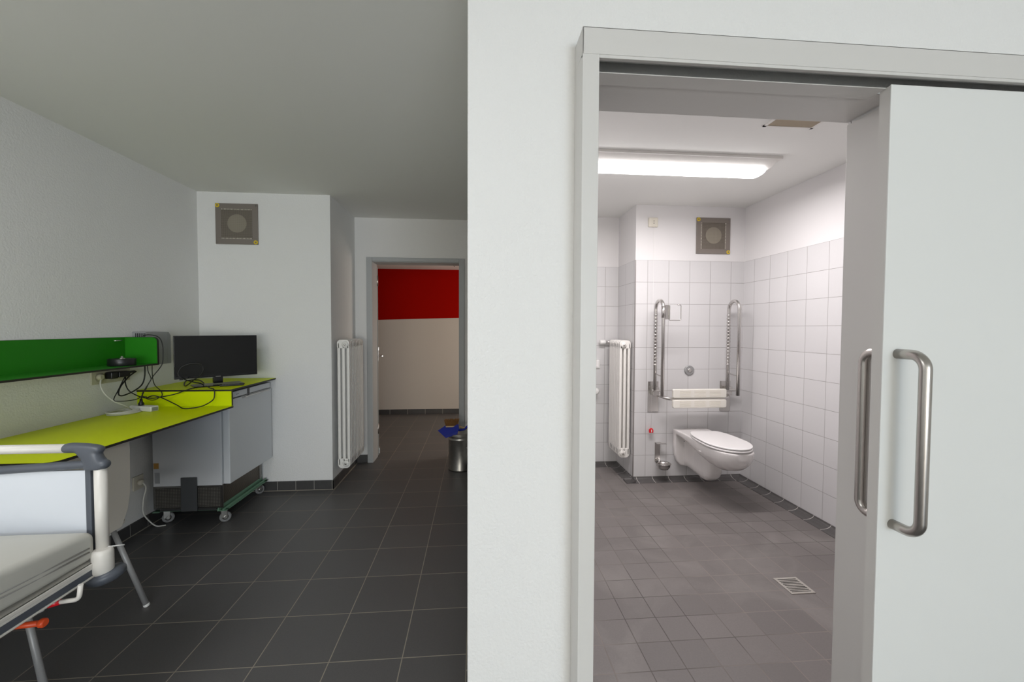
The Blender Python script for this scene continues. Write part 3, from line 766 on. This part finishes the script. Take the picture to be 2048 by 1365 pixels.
MB().lathe([(.020, .010), (.020, .026), (.013, .034)], (-2.315, 2.759, 1.097), 'x', 20).build('plug_body', MT['yellowed'], pw)
pl2 = thing('plug', 'white plug in the low wall socket beside the fridge', 'plug', (-2.29, 3.04, .34))
MB().lathe([(.019, .010), (.019, .030), (.010, .036)], (-2.315, 3.043, .338), 'x', 20).build('plug_body', MT['cream'], pl2)

# cables
CAB = {
'A': [(-2.2, 2.977, 1.153), (-2.208, 2.985, 1.077), (-2.215, 2.972, 1.024), (-2.223, 2.927, 0.992), (-2.23, 2.867, 0.973), (-2.238, 2.832, 0.969), (-2.245, 2.823, 0.985), (-2.252, 2.847, 1.023), (-2.26, 2.897, 1.059), (-2.268, 2.948, 1.086), (-2.26, 2.985, 1.109)],
'B': [(-2.28, 2.924, 1.084), (-2.255, 2.89, 1.041), (-2.23, 2.879, 0.999), (-2.205, 2.892, 0.969), (-2.18, 2.929, 0.941), (-2.145, 2.968, 0.930), (-2.11, 2.998, 0.934), (-2.057, 3.040, 0.945), (-1.974, 3.050, 0.976), (-1.973, 3.104, 0.978), (-1.99, 3.193, 0.978), (-1.999, 3.249, 0.98)],
'C': [(-2.265, 2.907, 1.091), (-2.26, 2.87, 1.048), (-2.251, 2.822, 0.994), (-2.236, 2.782, 0.968), (-2.222, 2.761, 0.951), (-2.207, 2.771, 0.945), (-2.192, 2.817, 0.939), (-2.178, 2.878, 0.94), (-2.163, 2.9, 0.962), (-2.148, 2.9, 0.996), (-2.134, 2.917, 1.036), (-2.119, 2.936, 1.082), (-2.10, 2.965, 1.129), (-2.090, 2.978, 1.164), (-2.090, 2.984, 1.216), (-2.090, 2.984, 1.274), (-2.1, 2.98, 1.322), (-2.13, 2.984, 1.345), (-2.19, 3.00, 1.352), (-2.24, 3.02, 1.346)],
'D': [(-2.2, 2.999, 1.149), (-2.196, 2.999, 1.105), (-2.193, 3.018, 1.053), (-2.189, 2.987, 1.022), (-2.186, 2.962, 0.991), (-2.182, 2.926, 0.968), (-2.179, 2.933, 0.945), (-2.175, 2.977, 0.918), (-2.171, 3.016, 0.911), (-2.158, 3.040, 0.923), (-2.144, 3.045, 0.937), (-2.151, 3.042, 0.969), (-2.157, 2.999, 1.015), (-2.154, 2.977, 1.077), (-2.15, 2.971, 1.151)],
'E': [(-2.196, 2.98, 0.93), (-2.166, 2.99, 0.942), (-2.132, 3.0, 0.933), (-2.077, 3.0, 0.908), (-2.008, 2.99, 0.875), (-1.947, 2.95, 0.862), (-1.898, 2.96, 0.862), (-1.847, 2.99, 0.871), (-1.809, 3.03, 0.902), (-1.802, 3.04, 0.936), (-1.808, 3.045, 0.974), (-1.856, 3.086, 0.978), (-1.928, 3.175, 0.978), (-1.988, 3.232, 0.978)],
'F': [(-1.969, 3.2, 0.985), (-1.969, 3.16, 1.002), (-1.989, 3.13, 1.014), (-2.013, 3.07, 1.042), (-2.035, 3.05, 1.066), (-2.04, 3.05, 1.092), (-2.025, 3.06, 1.128), (-1.990, 3.08, 1.147), (-1.945, 3.10, 1.150), (-1.925, 3.12, 1.127), (-1.925, 3.12, 1.090), (-1.95, 3.12, 1.057), (-1.97, 3.1, 1.036), (-2.09, 3.20, 0.980), (-2.20, 3.35, 0.978), (-2.276, 3.505, 0.982), (-2.2, 3.52, 0.982), (-2.05, 3.333, 0.98)]}
LB = {'A': 'thick black cable looping from the shelf underside to the angled plug', 'B': 'black cable running from the socket strip up onto the raised counter',
      'C': 'thin black cable hanging over the rounded end of the green shelf', 'D': 'thin black cable dangling in a knot above the white power strip',
      'E': 'black cable drooping in front of the lime riser onto the worktop', 'F': 'coiled black cable in front of the television screen'}
RR = {'A': .0042, 'B': .0034, 'C': .0028, 'D': .0026, 'E': .0036, 'F': .0042}
for k, p in CAB.items():
    tag(MB().tube(spline(p), RR[k], 8).build('power_cable', MT['cable']), LB[k], 'cable', 'loose cables around the desk')
gp = [(-2.289, 2.757, 1.090), (-2.28, 2.741, 1.047), (-2.26, 2.745, 0.995), (-2.22, 2.761, 0.944), (-2.2, 2.815, 0.907), (-2.215, 2.885, 0.872)]
for k in range(1, 60):
    a = math.radians(60-k*22); r_ = .092+.008*math.sin(k*.7)
    gp.append((-2.222+r_*math.cos(a)*.72, 2.83+r_*math.sin(a), .862+.005*(k//16)))
tag(MB().tube(spline(gp, 3), .0042, 8).build('power_cable', MT['wcable']), 'white cable coiled on the lime worktop', 'cable', 'loose cables around the desk')
tag(MB().tube(spline([(-2.280, 3.043, .335), (-2.262, 3.046, .30), (-2.272, 3.035, .22), (-2.285, 3.05, .12), (-2.272, 3.09, .04), (-2.24, 3.10, .006), (-2.20, 3.105, .005), (-2.185, 3.11, .005)]), .0045, 8).build('power_cable', MT['wcable']),
    'white cable hanging from the low wall socket to the floor', 'cable')
# power strip
pst = thing('power_strip', 'short white power strip lying on the lime worktop', 'power strip', (-2.17, 2.92, .857), rz=math.radians(-19))
T = Matrix.Translation((-2.165, 2.915, .857)) @ Matrix.Rotation(math.radians(-17), 4, 'Z')
mb = MB(); mb.box(-.088, .088, -.026, .026, 0, .034, T); mb.build('housing', MT['white_pl'], pst, bevel=.005)
mb = MB(); mb.box(.0885, .0900, -.018, .018, .006, .028, T); mb.build('end_switch', MT['boxgrey'], pst, bevel=.0005)
bp_ = thing('plug', 'black plug standing upright in the white power strip', 'plug', (-2.19, 2.925, .89))
MB().lathe([(.016, 0), (.016, .014), (.009, .024), (.0065, .045)], (-2.187, 2.922, .891), 'z', 18).build('plug_body', MT['black_pl'], bp_)
MB().tube(spline([(-2.187, 2.922, .93), (-2.19, 2.935, .945), (-2.18, 2.96, .940)]), .0032, 8).build('cord', MT['cable'], bp_)

# television
PA, PB_ = Vector((-2.115, 3.12, 0)), Vector((-1.725, 3.455, 0))
dirv = (PB_-PA).normalized(); ang = math.atan2(dirv.y, dirv.x); mid = (PA+PB_)/2
tv = thing('television', 'flat black television standing askew on the raised counter', 'television', (mid.x, mid.y, .973))
TV = Matrix.Translation((mid.x, mid.y, 0)) @ Matrix.Rotation(ang, 4, 'Z')
L_ = (PB_-PA).length/2
zb, zt = 1.034, 1.342
B_ = MB().box(-L_, L_, 0, .018, zb, zt, TV); B_.build('bezel', MT['gloss_black'], tv, bevel=.002)
MB().box(-L_+.006, L_-.006, -.0015, 0, zb+.016, zt-.006, TV).build('screen', MT['screen'], tv)
MB().box(-L_+.10, L_-.10, .018, .045, zb+.03, zt-.08, TV).build('rear_housing', MT['black_pl'], tv, bevel=.01)
MB().box(-.030, .030, -.006, .030, .988, zb+.004, TV).build('stand_neck', MT['gloss_black'], tv, bevel=.004)
mb = MB(); T2 = TV @ Matrix.Translation((.0, .01, 0))
pts = rrect(-.155, .155, -.085, .085, .012, 4); mb.prism(pts, 'z', .973, .981)
mb.v = [tuple(T2 @ Vector((v[0], v[1], v[2]))) for v in mb.v]; mb.build('stand_base', MT['gloss_black'], tv, bevel=.002)
MB().box(-.016, .016, -.0045, -.0015, zb-.004, zb+.006, TV).build('badge', MT['chrome'], tv)
MB().box(-L_+.03, -L_+.05, .002, .016, zb-.006, zb, TV).build('sensor', MT['black_pl'], tv)
rc = thing('remote_control', 'slim black remote control lying on the counter near the television base', 'remote control', (-1.80, 3.42, .98))
T3 = Matrix.Translation((-1.795, 3.235, .973)) @ Matrix.Rotation(ang-.15, 4, 'Z')
MB().box(-.075, .075, -.020, .020, 0, .013, T3).build('remote_body', MT['black_pl'], rc, bevel=.004)
mb = MB()
for i in range(7):
    for j in range(3): mb.box(-.06+i*.016, -.051+i*.016, -.013+j*.011, -.006+j*.011, .013, .0145, T3)
mb.build('keys', MT['rubber'], rc)

# fridge on its perforated plinth and dolly
fz0 = .288
fg = thing('refrigerator', 'small white refrigerator standing on a dolly under the counter', 'refrigerator', (-2.0, 3.38, fz0))
B(-2.245, -1.790, 3.085, 3.690, fz0, .945).build('body', MT['fridge_side'], fg, bevel=.004)
B(-1.790, -1.780, 3.092, 3.685, .300, .895).build('door_gasket', MT['gasket'], fg)
fdr = B(-1.780, -1.735, 3.088, 3.700, .296, .890).build('door', MT['fridge'], fg, bevel=.005)
cp_ = B(-1.790, -1.740, 3.088, 3.690, .897, .940).build('control_panel', MT['fridge'], fg, bevel=.003)
B(-1.740, -1.737, 3.335, 3.362, .900, .938).build('control_knob', MT['black_pl'], cp_)
B(-1.740, -1.7385, 3.185, 3.222, .914, .920).build('badge', MT['gasket'], cp_)
mb = MB(); mb.prism([(-1.748, .873), (-1.712, .882), (-1.708, .892), (-1.748, .896)], 'y', 3.25, 3.62); mb.build('door_handle', MT['chrome'], fdr, bevel=.002)
for z in (.300,): MB().tube([(-1.775, 3.098, z-.010), (-1.775, 3.098, z+.006)], .009, 12).build('hinge', MT['chrome'], fg)
B(-2.238, -2.205, 3.0838, 3.085, .415, .455).build('sticker', MT['orange_st'], fg)
B(-2.232, -2.200, 3.0838, 3.085, .312, .388).build('sticker', MT['grey_st'], fg)
pn = thing('perforated_plinth', 'perforated metal plinth carrying the refrigerator', 'plinth', (-2.0, 3.38, .14))
B(-2.205, -1.850, 3.11, 3.66, .145, .284).build('core', MT['slot'], pn)
B(-2.240, -1.790, 3.088, 3.092, .135, .286).build('perforated_front', perfmat('plinth_mesh_front', 'xz', .0105, .5, (.06, .055, .05), (.16, .15, .13), .5, .5, True), pn)
B(-1.820, -1.816, 3.092, 3.660, .135, .286).build('perforated_side', perfmat('plinth_mesh_side', 'yz', .0105, .6, (.15, .12, .09), (.025, .02, .016), .5, .4, True), pn)
mb = MB(); mb.box(-2.245, -1.785, 3.085, 3.093, .278, .288).box(-2.245, -1.785, 3.085, 3.093, .128, .138).box(-1.800, -1.785, 3.085, 3.093, .138, .278).box(-2.245, -2.232, 3.085, 3.093, .138, .278)
mb.build('rim', MT['darksteel'], pn)
B(-1.822, -1.812, 3.64, 3.67, .13, .288).build('corner_post', MT['darksteel'], pn)
B(-2.055, -1.950, 3.070, 3.079, .115, .352).build('cover_plate', mat('dark_sheet_steel', (.10, .105, .11), .45, .5), pn, bevel=.001)
B(-2.03, -1.975, 3.079, 3.088, .18, .25).build('plate_spacer', MT['darksteel'], pn)
dl = thing('equipment_dolly', 'green metal dolly on castors under the refrigerator', 'dolly', (-2.0, 3.38, 0))
mb = MB(); mb.box(-1.822, -1.765, 3.085, 3.69, .103, .107).box(-1.822, -1.816, 3.085, 3.69, .107, .132).box(-1.79, -1.784, 3.085, 3.69, .107, .120)
mb.box(-2.255, -2.21, 3.085, 3.69, .103, .107).box(-2.255, -1.765, 3.105, 3.125, .103, .107).box(-2.255, -1.765, 3.65, 3.69, .103, .107)
mb.build('dolly_frame', MT['dolly'], dl, bevel=.001)
B(-2.215, -1.84, 3.10, 3.67, .107, .133).build('deck', MT['slot'], dl)
def castor(x, y, parent, rz):
    T = Matrix.Translation((x, y, 0)) @ Matrix.Rotation(rz, 4, 'Z')
    mb = MB(); mb.box(-.028, .028, -.03, .03, .097, .103, T); mb.box(-.004, .034, -.016, -.012, .035, .097, T); mb.box(-.004, .034, .012, .016, .035, .097, T)
    c = mb.build('castor', MT['galv'], parent, bevel=.002)
    m2 = MB(); m2.lathe([(.030, -.010), (.036, -.009), (.037, 0), (.036, .009), (.030, .010)], (0, 0, 0), 'y', 28)
    m2.v = [tuple(T @ Vector((v[0]+.022, v[1], v[2]+.0375))) for v in m2.v]; m2.build('wheel', MT['rubber'], c)
    m3 = MB(); m3.lathe([(.010, -.019), (.020, -.012), (.020, .012), (.010, .019)], (0, 0, 0), 'y', 18)
    m3.v = [tuple(T @ Vector((v[0]+.022, v[1], v[2]+.0375))) for v in m3.v]; m3.build('axle_cap', MT['galv'], c)
for x, y, rz in ((-2.225, 3.155, .55), (-1.825, 3.135, .6), (-1.835, 3.64, .9), (-2.22, 3.63, .3)): castor(x, y, dl, rz)

# chair
ch = thing('chair', 'pale laminate chair with splayed grey tube legs beside the desk', 'chair', (-1.9, 2.02, 0))
yc = 2.045
mb = MB(); out = []
pf = [(-.185, .845), (.170, .845), (.185, .835), (.190, .80), (.188, .58), (.165, .50), (.12, .43), (-.12, .43), (-.165, .50), (-.188, .58), (-.195, .80), (-.195, .835)]
N_ = len(pf)
vs = []
for s_ in (0, 1):
    for y, z in pf: vs.append((-1.725+.012*(1-s_)*0+.012*s_+.05*(.43-z)*-.2+.02*(y/.19)**2*-1+0.0, yc+y, z))
mb.add(vs, [tuple(range(N_))[::-1], tuple(range(N_, 2*N_))]+[(i, (i+1) % N_, N_+(i+1) % N_, N_+i) for i in range(N_)])
mb.build('backrest', MT['chair'], ch, bevel=.003)
mb = MB(); mb.prism(rrect(-2.14, -1.735, yc-.19, yc+.19, .05, 5), 'z', .432, .446); mb.build('seat', MT['chair'], ch, bevel=.003)
for a, b_ in (((-1.77, 2.165, .432), (-1.657, 2.213, .012)), ((-1.86, 1.83, .432), (-1.643, 1.703, .012)), ((-2.05, 2.165, .432), (-2.14, 2.21, .012)), ((-2.05, 1.86, .432), (-2.14, 1.76, .012))):
    lg = MB().tube([a, b_], [.011, .0125], 14).build('leg', MT['grey_leg'], ch)
    MB().tube([b_, (b_[0]+(b_[0]-a[0])*.03, b_[1]+(b_[1]-a[1])*.03, 0)], .0135, 14).build('foot_cap', MT['white_pl'], lg)
mb = MB().tube([(-1.77, 2.165, .415), (-2.05, 2.165, .415)], .010, 10).tube([(-1.77, 1.86, .415), (-2.05, 1.86, .415)], .010, 10).tube([(-1.77, 1.86, .425), (-1.77, 2.165, .425)], .010, 10)
mb.build('seat_frame', MT['grey_leg'], ch)

# hospital bed
bd_ = thing('hospital_bed', 'white hospital bed with slate grey corner caps and side rails', 'bed', (-1.8, .6, 0))
YH = 1.55
part(MB().tube([(-2.33+.03, YH, .988), (-1.375, YH, .988)], .0155, 18).build('handrail', MT['bed_cream'], bd_), 'white round grab rail of the headboard')
# grey bar (slightly bowed) + cap
bar = []
for k in range(25):
    t = k/24; x = -2.29+t*(2.29-1.285)
    zc = .917 + .016*min(1, max(0, (x+1.62)/.3))
    bar.append([(x, YH+.018*math.cos(a), zc+.014*math.sin(a)) for a in [2*PI*j/14 for j in range(14)]])
MB().loft(bar).build('headboard_bar', MT['bed_cap'], bd_)
cap = MB()
secs = []
for x, zc, h, d in ((-1.412, .989, .008, .010), (-1.405, .989, .016, .019), (-1.385, .990, .018, .021), (-1.34, .989, .016, .021), (-1.31, .986, .015, .020), (-1.292, .983, .012, .018), (-1.287, .982, .006, .010)):
    secs.append([(x, YH+d*math.cos(a), zc+h*math.sin(a)) for a in [2*PI*j/16 for j in range(16)]])
cap.loft(secs)
secs = []
for z, xl, xr_ in ((.915, -1.345, -1.280), (.925, -1.345, -1.276), (.940, -1.348, -1.276), (.952, -1.352, -1.286), (.965, -1.362, -1.292), (.980, -1.375, -1.294)):
    xm, hw = (xl+xr_)/2, (xr_-xl)/2
    secs.append([(xm+hw*abs(math.cos(a))**.6*(1 if math.cos(a) > 0 else -1), YH+.022*math.sin(a), z) for a in [2*PI*j/18 for j in range(18)]])
cap.loft(secs)
secs = []
for x, zc, h in ((-1.31, .930, .014), (-1.285, .930, .017), (-1.274, .931, .014), (-1.269, .931, .007)):
    secs.append([(x, YH+h*1.25*math.cos(a), zc+h*math.sin(a)) for a in [2*PI*j/16 for j in range(16)]])
cap.loft(secs)
co = cap.build('corner_cap', MT['bed_cap'], bd_)
rm = co.modifiers.new('merge', 'REMESH'); rm.mode = 'VOXEL'; rm.voxel_size = .004; rm.use_smooth_shade = True
sm = co.modifiers.new('soften', 'SMOOTH'); sm.iterations = 4
B(-2.27, -1.338, YH-.006, YH+.006, .60, .912).build('headboard_panel', MT['bed_panel'], bd_, bevel=.003)
B(-1.340, -1.322, YH-.010, YH+.012, .60, .918).build('panel_frame', MT['bed_cap'], bd_, bevel=.003)
ps = MB().tube([(-1.297, YH, .60), (-1.297, YH, .925)], .0180, 22).build('corner_post', MT['bed_cream'], bd_)
MB().lathe([(.012, .545), (.026, .556), (.030, .566), (.030, .626), (.027, .636), (.021, .640)], (-1.288, YH-.012, 0), 'z', 26).build('post_socket', MT['bed_cream'], bd_)
MB().tube([(-1.279, YH, .640), (-1.250, YH+.03, .630)], .0022, 6).build('pin', MT['white_pl'], bd_)
bw = MB()
bw.lathe([(.010, -.022), (.036, -.020), (.052, -.008), (.054, .006), (.046, .018), (.012, .024)], (0, 0, 0), 'z', 30)
Tb = Matrix.Translation((-1.290, YH+.005, .537)) @ Matrix.Rotation(math.radians(-14), 4, 'Y')
bw.v = [tuple(Tb @ Vector(v)) for v in bw.v]; bw.build('bumper_wheel', MT['bed_cap'], bd_)
MB().tube([(-1.290, YH, .55), (-1.290, YH, .575)], .010, 12).build('bumper_pin', MT['chrome'], bd_)
# side rail profile, running from the headboard towards the foot end
sr = MB(); sr.box(-1.345, -1.296, -.42, YH-.005, .592, .604).box(-1.330, -1.303, -.42, YH-.01, .556, .594).box(-1.306, -1.297, -.42, YH-.005, .583, .604).box(-1.306, -1.297, -.42, YH-.005, .553, .560)
sro = sr.build('side_rail', MT['bed_cream'], bd_, bevel=.002)
B(-1.304, -1.299, -.42, YH-.02, .561, .583).build('rail_inlay', MT['bed_cap'], sro)
sr2 = MB(); sr2.box(-2.27, -2.22, -.42, YH-.005, .553, .604).box(-2.25, -1.33, -.42, -.37, .553, .604).box(-2.25, -1.33, YH-.06, YH-.02, .553, .590); sr2.build('bed_frame', MT['bed_cream'], bd_, bevel=.002)
B(-2.22, -1.345, -.37, YH-.06, .585, .603).build('slat_deck', MT['bed_panel'], bd_)
un = MB(); un.box(-2.0, -1.6, -.2, 1.0, .14, .19)
for y in (0.05, .8): un.box(-1.85, -1.75, y, y+.1, .19, .56)
un.build('undercarriage', MT['bed_cream'], bd_, bevel=.004)
for y in (-.17, .97):
    for x in (-1.98, -1.62):
        MB().lathe([(.045, -.02), (.07, -.018), (.07, .018), (.045, .02)], (x, y, .07), 'x', 26).build('castor', MT['rubber'], bd_)
# release handle with red collar, orange lever knob
hk = MB().tube(fillet([(-1.40, 1.36, .515), (-1.336, 1.42, .530), (-1.262, 1.42, .537), (-1.256, 1.42, .585)], .018), .0068, 10).build('release_bar', MT['bed_cream'], bd_)
MB().tube([(-1.345, 1.412, .528), (-1.318, 1.42, .533)], .0095, 12).build('red_collar', MT['redpl'], hk)
part(MB().tube([(-1.50, 1.40, .468), (-1.36, 1.40, .479)], [.0085, .009], 14).lathe([(.009, -.012), (.0135, -.006), (.0135, .004), (.010, .008)], (-1.350, 1.40, .480), 'x', 20).build('lever_knob', MT['orangered'], bd_), 'bright orange lever knob under the side rail')
MB().tube([(-1.50, 1.40, .468), (-1.50, 1.40, .59)], .008, 8).build('lever_arm', MT['bed_cream'], bd_)

# mattress (its head end slightly raised)
mt = thing('mattress', 'beige mattress with piped seam lying on the hospital bed', 'mattress', (-1.8, .6, .604))
def msec(y, z0, z1, n=5, x0=-2.20, x1=-1.306, r=.022):
    return [(p[0], y, p[1]) for p in rrect(x0, x1, z0, z1, r, n)]
secs = []
def mz(y): return .606+max(0, (1.40-y))*.06 if y > .6 else .606+.8*.06, 0
for k, y in enumerate((1.530, 1.526, 1.515, 1.46, 1.35, 1.2, 1.0, .7, .3, -.1, -.34, -.355)):
    t = max(0, min(1, (1.53-y)/.6))
    z0 = .606+.018*t; z1 = .706+.060*t
    q = .012 if k in (0, 11) else (.004 if k in (1,) else 0)
    x1_ = -1.306+.004*t+(.003*math.sin(k*1.9))
    secs.append(msec(y, z0+q, z1-q, x0=-2.20+q, x1=x1_-q))
part(MB().loft(secs).build('mattress_cover', MT['mattress'], mt), 'smooth beige cover')
for dz in (.0, .013):
    pth = []
    for y in (1.51, 1.35, 1.2, 1.0, .7, .3, -.1, -.34):
        t = max(0, min(1, (1.53-y)/.6)); pth.append((-1.3055+.004*t, y, .654+.038*t-dz))
    MB().tube(pth, .0028, 8).build('piping', MT['piping'], mt)

# bin with dustpan and brush
bn = thing('metal_bin', 'cylindrical galvanised metal bin beside the partition wall', 'bin', (-.162, 4.17, 0))
R_ = .118
MB().lathe([(R_*.93, 0), (R_, .004), (R_*1.01, .014), (R_*.97, .022), (R_*.97, .30), (R_*.99, .304), (R_*.99, .312), (R_*.97, .316), (R_*.97, .338), (R_*1.0, .342), (R_*1.0, .350), (R_*.92, .352)], (-.162, 4.17, 0), 'z', 48).build('bin_body', MT['galv'], bn)
MB().lathe([(R_*.96, .352), (R_*.96, .360), (R_*.8, .366)], (-.162, 4.17, 0), 'z', 40).build('lid', MT['galv'], bn)
MB().tube(fillet([(-.10, 4.068, .24), (-.10, 4.05, .24), (-.07, 4.05, .24), (-.07, 4.075, .24)], .008), .004, 8).build('carry_handle', MT['galv'], bn)
dp = thing('dustpan', 'dark blue plastic dustpan resting on the metal bin', 'dustpan', (-.2, 4.12, .37))
def quadslab(pts, th, name, m, parent):
    P = [Vector(p) for p in pts]; nrm = (P[1]-P[0]).cross(P[2]-P[0]).normalized()*th
    n = len(P); mb = MB(); mb.add([tuple(p) for p in P]+[tuple(p+nrm) for p in P], [tuple(range(n))[::-1], tuple(range(n, 2*n))]+[(i, (i+1) % n, n+(i+1) % n, n+i) for i in range(n)])
    return mb.build(name, m, parent, bevel=.0015)
quadslab([(-.378, 4.14, .392), (-.300, 4.10, .330), (-.185, 4.08, .372), (-.170, 4.10, .415), (-.178, 4.14, .455), (-.275, 4.18, .455)], .006, 'pan', MT['blue'], dp)
quadslab([(-.300, 4.095, .328), (-.182, 4.075, .370), (-.182, 4.078, .395), (-.300, 4.098, .350)], .004, 'pan_lip', MT['blue'], dp)
MB().tube([(-.175, 4.11, .40), (-.12, 4.10, .408), (-.075, 4.09, .455), (-.055, 4.09, .475)], [.010, .009, .011, .011], 10).build('pan_handle', MT['blue'], dp)
hb = thing('hand_brush', 'hand brush with brown bristles lying upturned on the blue dustpan', 'brush', (-.22, 4.15, .45))
bs = MB()
for i in range(26):
    for j in range(5):
        x = -.300+i*.0045; y = 4.135+j*.008
        dx = (i-13)*.0009+random.uniform(-.004, .004)
        bs.tube([(x, y, .436), (x+dx*1.2, y+random.uniform(-.005, .005), .498+random.uniform(-.006, .010))], [.0028, .0016], 5, cap=True)
part(bs.build('bristles', MT['bristle'], hb), 'brown bristles')
B(-.302, -.185, 4.13, 4.17, .424, .438).build('brush_back', MT['wood'], hb, bevel=.004)
MB().tube([(-.19, 4.15, .430), (-.13, 4.14, .418), (-.05, 4.13, .412)], [.012, .009, .012], 12).build('brush_handle', MT['wood'], hb)
